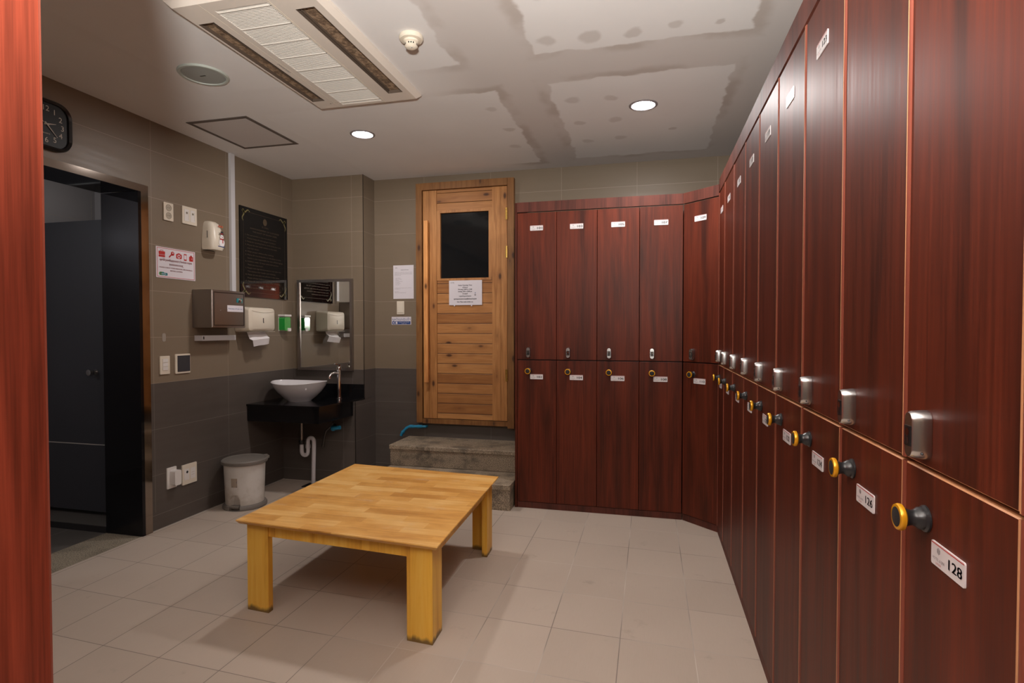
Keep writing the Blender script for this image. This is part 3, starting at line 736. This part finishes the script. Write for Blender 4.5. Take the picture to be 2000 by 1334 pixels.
# belongings sign
sg = lw('notice_sign', 'white sign with red border, red icons and Khmer and English text beside the doorway', 'sign', 3.117, 1.752)
b = MB().box(-.160, .160, -.003, -.0005, -.101, .101, 0); yy = -.0034
for (x0, x1, z0, z1) in ((-.152, .152, .0925, .0955), (-.152, .152, -.0955, -.0925), (-.152, -.149, -.0925, .0925), (.149, .152, -.0925, .0925)): b.box(x0, x1, yy, yy+.0003, z0, z1, 1)
def bag(cx, cz, w_, h): b.rbox(cx, cz+h*.12, w_, h*.55, yy, yy+.0003, .004, 1, 3); b.rbox(cx, cz-h*.38, w_, h*.36, yy, yy+.0003, .003, 1, 3); b.box(cx-w_*.22, cx-w_*.17, yy, yy+.0003, cz+h*.4, cz+h*.58, 1); b.box(cx+w_*.17, cx+w_*.22, yy, yy+.0003, cz+h*.4, cz+h*.58, 1); b.box(cx-w_*.22, cx+w_*.22, yy, yy+.0003, cz+h*.53, cz+h*.6, 1)
bag(-.115, .057, .050, .040)
b.disc(-.030, .066, .014, yy, 1); b.disc(-.028, .070, .004, yy-.0002, 0); b.add([(-.040, yy, .064), (-.034, yy, .056), (-.056, yy, .036), (-.062, yy, .042)], [(0, 1, 2, 3)], 1)
b.rbox(.022, .054, .046, .032, yy, yy+.0003, .006, 1, 3); b.box(.012, .032, yy, yy+.0003, .069, .075, 1); b.disc(.022, .054, .0125, yy-.0002, 0); b.disc(.022, .054, .0075, yy-.0004, 1)
b.rbox(.075, .054, .024, .046, yy, yy+.0003, .004, 1, 3); b.box(.0655, .0845, yy-.0002, yy, .040, .069, 0)
b.rbox(.125, .048, .034, .034, yy, yy+.0003, .004, 1, 3); b.rbox(.125, .068, .014, .010, yy, yy+.0003, .003, 1, 3); b.disc(.131, .050, .003, yy-.0002, 0, 10)
b.text('សូមពិនិត្យមើលទ្រព្យសម្បត្តិរបស់លោកអ្នក', 0, .0115, .018, yy, 2, .262, bold=.0006)
b.text('មុនពេលចាកចេញ', 0, -.0145, .018, yy, 2, .115, bold=.0006)
b.text('PLEASE CHECK YOUR PERSONAL BELONGINGS', 0, -.036, .0115, yy, 2, .268, bold=.0004); b.text('BEFORE LEAVING', 0, -.054, .0115, yy, 2, .100, bold=.0004)
b.disc(-.128, -.074, .011, yy, 3, 16, .011); b.box(-.128, -.105, yy, yy+.0003, -.085, -.063, 3); b.disc(-.106, -.074, .012, yy-.0003, 4, 16, .011); b.rbox(-.085, -.076, .026, .018, yy-.0001, yy+.0003, .005, 4, 3)
b.text('SAFE', -.105, -.079, .011, yy-.0006, 0, .040)
b.build('sign_board', ['paper', 'redink', 'darkredink', 'greenink', 'tealink'], sg)
# rules plaque
pl = lw('rules_plaque', 'glossy black glass rules plaque with gold lettering left of the mirror', 'plaque', 4.005, 1.925)
W2, H2 = .290, .355
MB().box(-W2, W2, -.012, -.0005, -H2, H2).build('glass_plate', 'plaque', pl)
b = MB(); yy = -.0125
for (x0, x1, z0, z1) in ((-W2+.035, W2-.035, H2-.0375, H2-.036), (-W2+.035, W2-.035, -H2+.036, -H2+.0375), (-W2+.035, -W2+.0365, -H2+.036, H2-.036), (W2-.0365, W2-.035, -H2+.036, H2-.036)): b.box(x0, x1, yy, yy+.0002, z0, z1, 0)
b.disc(0, H2-.085, .024, yy, 0, 20, .028)
b.text('YE YUENG', 0, H2-.135, .018, yy, 0)
b.text('ANNOUNCEMENT OF CUSTOMER', 0, H2-.165, .0165, yy, 0, .36); b.text('THE RIGHT OF SAUNA USERS', 0, H2-.190, .0165, yy, 0, .30)
rules = ['1. Do not smoke in any area of the sauna.', '   Please keep all belongings in lockers.', '2. Please do not bring food or drink inside the room.', '3. Please do not wash clothes in the bath.', '   Use hair dryer.', '4. Wear proper clothes after bathing.',
         '5. Please do not bring pets or valuables to here.', '   Sauna is not responsible for loss of belongings.', '6. Children under 12 must come with parents.', '   Thank you very much.', '7. People with high blood pressure must take care.', '   The sauna is for health and relaxing.',
         '8. Please do not take any photos in the room.', '   Please shower before bathing in hot tub.', '9. Please do not use the sauna after drinking.', '   Keep quiet and respect other customers.', '   Thank you for your cooperation.']
for k, s_ in enumerate(rules): b.text(s_.strip(), 0, H2-.222-k*.0262, .0150, yy, 0, left=-W2+(.055 if s_[0] != ' ' else .078), width=min(.44, len(s_.strip())*.0092))
b.build('lettering', 'goldink', pl)
for sx in (-1, 1):
    for sz in (-1, 1):
        b = MB()
        for k in range(9):
            a = k/8; cx = sx*(W2-.030-.075*a); cz = sz*(H2-.034-.012*math.sin(a*6)); b.disc(cx, cz, .010-.006*a, yy-.0002, 0, 8, .008-.004*a)
            b.disc(sx*(W2-.034-.010*math.sin(a*6)), sz*(H2-.030-.080*a), .009-.005*a, yy-.0002, 0, 8, .010-.006*a)
        b.build('corner_ornament', 'goldorn', pl)
# brushed steel cabinet
bc = lw('steel_cabinet', 'brushed steel wall cabinet with a small white instruction label', 'cabinet', 3.412, 1.457)
MB().box(-.162, .166, -.158, -.0005, -.134, .133).build('body', 'brushed', bc)
dr = MB().cbox(-.158, .162, -.1640, -.1585, -.130, .129, .002).build('door', 'brushed', bc)
b = MB()
for (x0, x1, z0, z1) in ((-.148, .152, .112, .118), (-.148, .152, -.120, -.114), (-.148, -.142, -.114, .112), (.146, .152, -.114, .112)): b.box(x0, x1, -.1662, -.1642, z0, z1)
b.build('door_rim', 'dark_steel', dr)
b = MB().box(-.018, .142, -.1652, -.1643, -.018, .028, 0); b.text('Please keep in UV after using', .062, .0, .012, -.1656, 1, .140); b.build('instruction_label', ['paper', 'blueink'], dr)
b = MB().lathe([(.016, 0), (.016, .008), (.010, .012), (0, .012)], Matrix.Translation((.105, -.1643, .065)) @ FX, 18, 0).box(.075, .135, -.166, -.1643, .050, .082, 1)
b.build('lock_handle', ['chrome', 'tealink'], dr)
for p in ((-.125, .038), (-.085, -.012)): MB().sphere((p[0], -.1665, p[1]), .0028, 0, 10).build('rivet', 'chrome', dr)
# tray
tr = lw('wall_shelf', 'narrow pale metal shelf under the steel cabinet', 'shelf', 3.43, 1.232)
b = MB().box(-.165, .165, -.060, -.0005, -.002, .001).box(-.165, .165, -.063, -.060, -.002, .036).box(-.165, -.162, -.060, -.0005, .001, .036).box(.162, .165, -.060, -.0005, .001, .036); b.build('tray', 'conduit', tr)
MB().disc(-.148, .018, .006, -.0636, 0, 12, .012).build('bracket_hole', 'black', tr)
# towel dispenser
td = lw('paper_towel_dispenser', 'cream paper towel dispenser with a towel hanging from it', 'towel dispenser', 3.825, 1.39)
def rr(w_, h, y, rad): return [(px, y, pz) for px, pz in rrect(0, 0, w_, h, rad, 5)]
rings = [rr(.330, .195, -.001, .02), rr(.325, .190, -.07, .022), rr(.305, .180, -.115, .028), rr(.262, .150, -.128, .03)]
V = [p for q in rings for p in q]; n = len(rings[0])
F = [(j*n+k, j*n+(k+1) % n, (j+1)*n+(k+1) % n, (j+1)*n+k) for j in range(3) for k in range(n)]+[tuple(3*n+k for k in range(n))]
b = MB().add(V, F, 0, True); b.box(-.155, .155, -.118, -.02, -.099, -.0965, 0); b.build('cover', ['cream'], td)
b = MB().box(-.004, .004, -.1296, -.1282, -.022, .010); b.disc(0, -.024, .006, -.1298, 0, 12); b.build('key_slot', 'black', td)
b = MB().tube([(-.13+.012*k, -.1286-.0006, .0655-.012*math.sin(PI*k/22)) for k in range(23)], .0010, 6); b.build('cover_line', 'creamd', td)
b = MB(); xs = [-.10, -.06, -.02, .03, .075, .105]; Z0 = -.098
V = []
for j, (z, dy, sk) in enumerate(((Z0, -.055, 0), (-.125, -.07, .004), (-.155, -.092, -.004), (-.165, -.11, .0), (-.215, -.095, .015))):
    for k, x in enumerate(xs): V.append((x*(1 if j < 4 else .95)+sk, dy+.008*math.sin(k*2.1+j), z-(.022*(k/5) if j > 2 and 0 else 0)+(.018*k/5 if j >= 2 else 0)))
F = [(j*6+k, j*6+k+1, (j+1)*6+k+1, (j+1)*6+k) for j in range(4) for k in range(5)]
V2 = [(v[0], v[1]+.0012, v[2]) for v in V]; b.add(V, F, 0, True); b.add(V2, [tuple(reversed(q)) for q in F], 0, True); b.build('paper_towel', 'tissue', td, label='white paper towel hanging out')
# soap dispenser
so = lw('soap_dispenser', 'wall soap dispenser filled with bright green liquid beside the mirror', 'soap dispenser', 4.222, 1.368)
MB().rbox(0, .063, .092, .016, -.068, -.0005, .004, 0, 3).build('lid', 'white', so)
MB().rbox(0, -.010, .080, .118, -.062, -.004, .014, 0, 5, True).build('tank', 'liquid', so)
MB().box(-.042, .042, -.0035, -.0005, -.072, .054).build('back_plate', 'white', so)
MB().rbox(.018, -.060, .040, .028, -.070, -.0625, .008, 0, 4, True).build('push_button', 'white', so)

# ------------------------------------------------------------------ back wall papers
np_ = thing('paper_notice', 'white portrait paper notice taped to the back wall left of the sauna door', 'notice', (-2.128, BY, 1.732))
b = MB().box(-.098, .098, -.0018, -.0005, -.149, .149, 0); yy = -.0021
b.text('SPA', -.068, .122, .012, yy, 1); b.text('SAUNA ROOM RULE', .012, .103, .0115, yy, 1, .075)
for k in range(4): b.text('Customers who use the sauna room must follow these rules below', 0, .084-k*.0085, .0078, yy, 2, .170 if k < 3 else .06, left=-.085)
for k in range(7): b.text(['Open 10:00 am', 'Shower first please', 'Dry body', 'Stay 15 minutes only', 'No smoking', 'No talking loud', 'No running'][k], 0, .033-k*.0098, .0078, yy, 2, left=-.076)
for k in range(2): b.text('If you feel unwell in the sauna please leave and call our staff for help', 0, -.055-k*.009, .0078, yy, 2, .160 if k == 0 else .055, left=-.085)
for k in range(2): b.text('Thank you for your cooperation and enjoy', 0, -.088-k*.0085, .0078, yy, 2, .04 if k == 0 else .11, left=-.085)
b.build('sheet', ['paper', 'ink', 'greyink'], np_)
sw = thing('light_switch', 'cream single switch on the back wall under the paper notice', 'switch', (-2.155, BY, 1.503))
MB().rbox(0, 0, .070, .118, -.009, -.0005, .004, 0, 3).build('plate', 'cream', sw); MB().cbox(-.026, .026, -.013, -.0095, -.046, .046, .002).build('rocker', 'cream', sw)
bl = thing('warning_sticker', 'small white and blue safety sticker under the cream switch', 'sticker', (-2.15, BY, 1.387))
b = MB().box(-.094, .094, -.0016, -.0005, -.035, .035, 0); yy = -.0019
b.text('សូមបិទទ្វារឱ្យជិត', 0, .004, .026, yy, 1, .176); b.box(-.088, .088, yy, yy+.0002, -.032, -.004, 1)
b.disc(-.062, -.018, .018, yy-.0002, 0, 16, .009); b.disc(-.062, -.018, .008, yy-.0004, 1, 12); b.disc(-.044, -.018, .007, yy-.0004, 0, 12, .012)
b.text('PLEASE CLOSE DOOR', .025, -.016, .009, yy-.0004, 0, .10); b.text('THANK YOU', .025, -.028, .008, yy-.0004, 0, .05); b.build('film', ['paper', 'blueink'], bl)
pn = thing('paper_notice', 'white landscape paper notice on the pine sauna door under its window', 'notice', (-1.535, BY-.0365, 1.625))
b = MB().box(-.149, .149, -.0012, -.0002, -.106, .106, 0); yy = -.0015
b.text('HOTEL', -.118, .082, .014, yy, 1, .036)
for k, (s_, z, w_) in enumerate((('Sauna Opening Time', .060, .125), ('(Male)', .041, .044), ('Morning 10:00 to 12:00', .024, .125), ('Evening 3:00 to 10:00 pm', .006, .125), ('ម៉ោងបើក', -.014, .045), ('បន្ទប់សូណាបុរស', -.034, .11), ('សូមអរគុណសម្រាប់ការប្រើប្រាស់បន្ទប់សូណា', -.058, .205), ('Note: Please switch off after use.', -.083, .145))):
    b.text(s_, -.003, z, .014, yy, 1, w_, bold=.0006)
b.disc(.088, -.004, .003, yy, 2, 10, .007); b.disc(.088, -.020, .008, yy, 3, 12, .006)
b.build('sheet', ['paper', 'ink', 'blueink', 'greyink'], pn)
for dx in (-.10, .055): MB().disc(dx, -.1105, .006, -.0008, 0, 10).box(dx-.004, dx+.004, -.001, -.0002, -.113, -.107).build('tape_scrap', 'paper', pn)
cp = thing('blue_pipe', 'bent cyan plastic pipe coming out of the back wall above the steps', 'pipe', (-1.93, BY, .452))
P = [(.02, -.0005, 0), (.015, -.022, 0), (-.01, -.030, 0), (-.13, -.034, -.004), (-.16, -.034, -.018), (-.20, -.036, -.062), (-.212, -.037, -.089)]
MB().tube(P, .0125, 16).build('pipe_run', 'cyanpvc', cp)
for i, j in ((2, 3), (4, 5)):
    a = Vector(P[i]); c = Vector(P[j]); 
    MB().tube([a.lerp(c, .72), a.lerp(c, 1.0)], .0158, 16).build('coupling', 'cyanpvc', cp)
MB().tube([Vector(P[2]), Vector(P[2]).lerp(Vector(P[3]), .35)], .0158, 16).build('coupling', 'cyanpvc', cp)

# ------------------------------------------------------------------ pedal bin
pb = thing('pedal_bin', 'white round pedal bin with grey lid against the left wall', 'bin', (-2.918, 3.52, 0), R(-38))
NB = 96; b = MB(); V = []; zs = [.030+.0075*k for k in range(41)]
fa = R(-44)
for z in zs:
    rad = .130+.012*(z/.33)
    for k in range(NB):
        a = 2*PI*k/NB; da = (a-fa+PI) % (2*PI)-PI; sx_ = da*rad/.040; sz_ = (z-.030)/.082
        inset = .030 if (sx_*sx_+sz_*sz_ < 1) else 0
        V.append(((rad-inset)*math.cos(a), (rad-inset)*math.sin(a), z))
b.add(V, [(j*NB+k, j*NB+(k+1) % NB, (j+1)*NB+(k+1) % NB, (j+1)*NB+k) for j in range(len(zs)-1) for k in range(NB)]+[tuple(reversed(range(NB)))], 0, True)
b.build('bucket', 'binwhite', pb)
b = MB(); pr = [(.150, .0005), (.152, .004), (.152, .018), (.146, .030), (.1335, .034), (.131, .032)]
V = []
for (rad, z) in pr:
    for k in range(NB):
        a = 2*PI*k/NB; da = (a-fa+PI) % (2*PI)-PI; ins_ = .028 if abs(da)*.14 < .037 and z > .003 else 0
        V.append(((rad-ins_)*math.cos(a), (rad-ins_)*math.sin(a), z))
b.add(V, [(j*NB+k, j*NB+(k+1) % NB, (j+1)*NB+(k+1) % NB, (j+1)*NB+k) for j in range(len(pr)-1) for k in range(NB)]+[tuple(reversed(range(NB)))], 0, True)
b.build('base_ring', 'bingrey', pb)
b = MB().lathe([(.1435, .326), (.157, .327), (.159, .334), (.158, .348), (.150, .354), (.146, .352), (.120, .357), (.0, .361)], None, 64, 0)
b.box(-.035, .035, .135, .166, .338, .3565, 0); b.build('lid', 'bingrey', pb)
b = MB(); q = []
for k in range(9):
    a = fa-.26+.52*k/8; q.append((.147*math.cos(a), .147*math.sin(a)))
q += [(.107*math.cos(fa+.26), .107*math.sin(fa+.26)), (.107*math.cos(fa-.26), .107*math.sin(fa-.26))]
b.prism(q, .022, .034, 'z', 0); b.build('pedal', 'bingrey', pb)
b = MB(); V = []
for j, z in enumerate((.170, .235)):
    for k in range(7):
        a = fa-.16+.34*k/6; rad = .130+.012*(z/.33)+.0007; V.append((rad*math.cos(a), rad*math.sin(a), z))
b.add(V, [(k, k+1, 7+k+1, 7+k) for k in range(6)], 0)
V = []
for (t_a, z) in ((.0, .171), (1., .171), (1., .178), (.12, .178)):
    a = fa-.13+.30*t_a; rad = .130+.012*(z/.33)+.0016; V.append((rad*math.cos(a), rad*math.sin(a), z))
b.add(V, [(0, 1, 2, 3)], 1)
V = []
for (t_a, z) in ((.85, .205), (1., .200), (1., .222)):
    a = fa-.13+.30*t_a; rad = .130+.012*(z/.33)+.0016; V.append((rad*math.cos(a), rad*math.sin(a), z))
b.add(V, [(0, 1, 2)], 1)
b.build('sticker', ['sticker', 'greyink'], pb)

# ------------------------------------------------------------------ ceiling fittings
ac = thing('ceiling_air_conditioner', 'cream ceiling cassette air conditioner with two long grimy outlets', 'air conditioner', (-1.59, 2.425, H))
b = MB(); x0, x1, y0, y1 = -.325, .325, -.553, .553
def ring_face(b_, outer, inner, z, mat=0):
    ox0, ox1, oy0, oy1 = outer; ix0, ix1, iy0, iy1 = inner
    for q in ((ox0, ix0, oy0, oy1), (ix1, ox1, oy0, oy1), (ix0, ix1, oy0, iy0), (ix0, ix1, iy1, oy1)): b_.box(q[0], q[1], q[2], q[3], z, z+.006, mat)
# bevelled outer shell
V = [(x0, y0, -.0005), (x1, y0, -.0005), (x1, y1, -.0005), (x0, y1, -.0005), (x0, y0, -.012), (x1, y0, -.012), (x1, y1, -.012), (x0, y1, -.012), (x0+.022, y0+.022, -.034), (x1-.022, y0+.022, -.034), (x1-.022, y1-.022, -.034), (x0+.022, y1-.022, -.034)]
F = [(i, 4+i, 4+(i+1) % 4, (i+1) % 4) for i in range(4)]+[(4+i, 8+i, 8+(i+1) % 4, 4+(i+1) % 4) for i in range(4)]+[(0, 1, 2, 3)]
b.add(V, F, 0)
sl = (-.292, -.214); sr = (.182, .268); ya, yb = -.405, .430; gx0, gx1, gy0, gy1 = -.150, .108, -.475, .505
z_ = -.034; xi0, xi1, yi0, yi1 = x0+.022, x1-.022, y0+.022, y1-.022
for (a, c) in ((xi0, sl[0]), (sl[1], gx0), (gx1, sr[0]), (sr[1], xi1)): b.box(a, c, yi0, yi1, z_, z_+.004, 0)
for (a, c) in (sl, sr): b.box(a, c, yi0, ya, z_, z_+.004, 0).box(a, c, yb, yi1, z_, z_+.004, 0)
b.box(gx0, gx1, yi0, gy0, z_, z_+.004, 0).box(gx0, gx1, gy1, yi1, z_, z_+.004, 0)
b.build('panel', 'ac', ac)
b = MB().box(gx1+.002, gx1+.007, yi0, yi1, z_-.0012, z_-.0002).box(gx0-.030, gx0-.028, yi0, yi1, z_-.0008, z_-.0002); b.build('panel_seam', 'cream', ac)
for (a, c) in (sl, sr):
    b = MB().box(a, c, ya, yb, z_+.016, z_+.018, 0).box(a, a+.003, ya, yb, z_, z_+.016, 1).box(c-.003, c, ya, yb, z_, z_+.016, 1).box(a+.003, c-.003, ya, ya+.003, z_, z_+.016, 1).box(a+.003, c-.003, yb-.003, yb, z_, z_+.016, 1)
    o = b.build('air_outlet', ['acfins', 'acrust'], ac)
    q0 = a+.012 if a > 0 else c-.022
    MB().box(q0, q0+.004, ya+.02, yb-.02, z_+.006, z_+.014).build('louvre', 'acrust', o)
b = MB().box(gx0, gx1, gy0, gy1, z_+.012, z_+.014, 1)
k = gy0+.004
while k < gy1-.004: b.box(gx0+.004, gx1-.004, k, k+.0032, z_+.002, z_+.010, 0); k += .0098
for k in range(8):
    yy = gy0+.02+k*.133
    b.box(gx0+.002, gx1-.002, yy-.003, yy+.003, z_-.0005, z_+.010, 0)
b.box(gx0, gx0+.005, gy0, gy1, z_-.0005, z_+.01, 0).box(gx1-.005, gx1, gy0, gy1, z_-.0005, z_+.01, 0)
b.build('intake_grille', ['acgrille', 'acback'], ac)
V, F, w_, mx = text_geo('SAMSUNG'); b = MB(); kk = .095/w_
b.add([(-.190-v.y*.016+.006, .03+(v.x-mx)*kk, z_-.0006) for v in V], F, 0); b.build('logo', 'greyink', ac)
b = MB(); b.add([(-.205+.004*math.cos(t*PI/4), .475+.004*math.sin(t*PI/4), z_-.0006) for t in range(8)], [tuple(range(8))], 0)
for dx in (.0, .018, .03): b.add([(-.190+dx+.002*math.cos(t*PI/4), .470+.002*math.sin(t*PI/4), z_-.0006) for t in range(8)], [tuple(range(8))], 0)
b.build('indicator_lamps', 'black', ac)

sp_ = thing('ceiling_speaker', 'round grey ceiling speaker between air conditioner and left wall', 'speaker', (-2.278, 2.475, H))
FL = Matrix.Rotation(PI, 4, 'X')
MB().lathe([(.122, .0005), (.122, .005), (.118, .010), (.106, .010), (.103, .004)], FL, 48).build('rim', 'speakerrim', sp_)
b = MB().lathe([(.1025, .0015), (.1025, .0060), (.05, .0075), (0, .008)], FL, 48, 0)
b.box(-.020, .012, -.003, .003, -.0095, -.0081, 1); b.build('grille', ['speaker', 'black'], sp_)
for (x, y, lab) in ((-1.916, 3.488, 'round recessed downlight near the left wall, beyond the air conditioner'), (-.04, 3.443, 'round recessed downlight nearer the right hand lockers')):
    dl = thing('downlight', lab, 'downlight', (x, y, H), 0, 'recessed ceiling downlights')
    MB().lathe([(.084, .0005), (.084, .003), (.077, .006), (.070, .006), (.068, .001)], FL, 40).build('trim_ring', 'lampring', dl)
    MB().lathe([(.0675, .0008), (.0675, .0035), (0, .0035)], FL, 40).build('lens', 'glow', dl)
sd = thing('smoke_detector', 'cream round smoke detector on the ceiling beside the air conditioner', 'smoke detector', (-1.062, 2.385, H))
MB().lathe([(.053, .0005), (.055, .006), (.055, .014), (.050, .020), (.036, .022)], FL, 40).build('base', 'cream', sd)
b = MB().lathe([(.036, .0225), (.035, .030), (.027, .034), (.027, .045), (.030, .048), (.024, .054), (.014, .058), (0, .058)], FL, 40, 0)
for k in range(16):
    a = 2*PI*k/16
    if k % 4 == 3: continue
    c_, s_ = math.cos(a), math.sin(a); q = .0275
    b.add([(q*c_-s_*d_, q*s_+c_*d_, -zz) for d_, zz in ((-.003, .036), (.003, .036), (.003, .043), (-.003, .043))], [(0, 1, 2, 3)], 1)
b.sphere((.008, -.012, -.057), .003, 1, 8); b.build('sensor_head', ['cream', 'black'], sd)
ah = thing('access_hatch', 'square access hatch outlined in the ceiling near the left wall', 'hatch', (-2.688, 3.284, H))
b = MB()
for q in ((-.228, .228, -.270, -.242), (-.228, .228, .242, .270), (-.228, -.202, -.242, .242), (.202, .228, -.242, .242)): b.box(*q, -.004, -.0005)
b.warp(lambda x, y, z: (x, y-.0*x, z)).build('gap_frame', 'hatchedge', ah)
MB().box(-.200, .200, -.240, .240, -.0035, -.0005).build('board', 'hatch', ah)
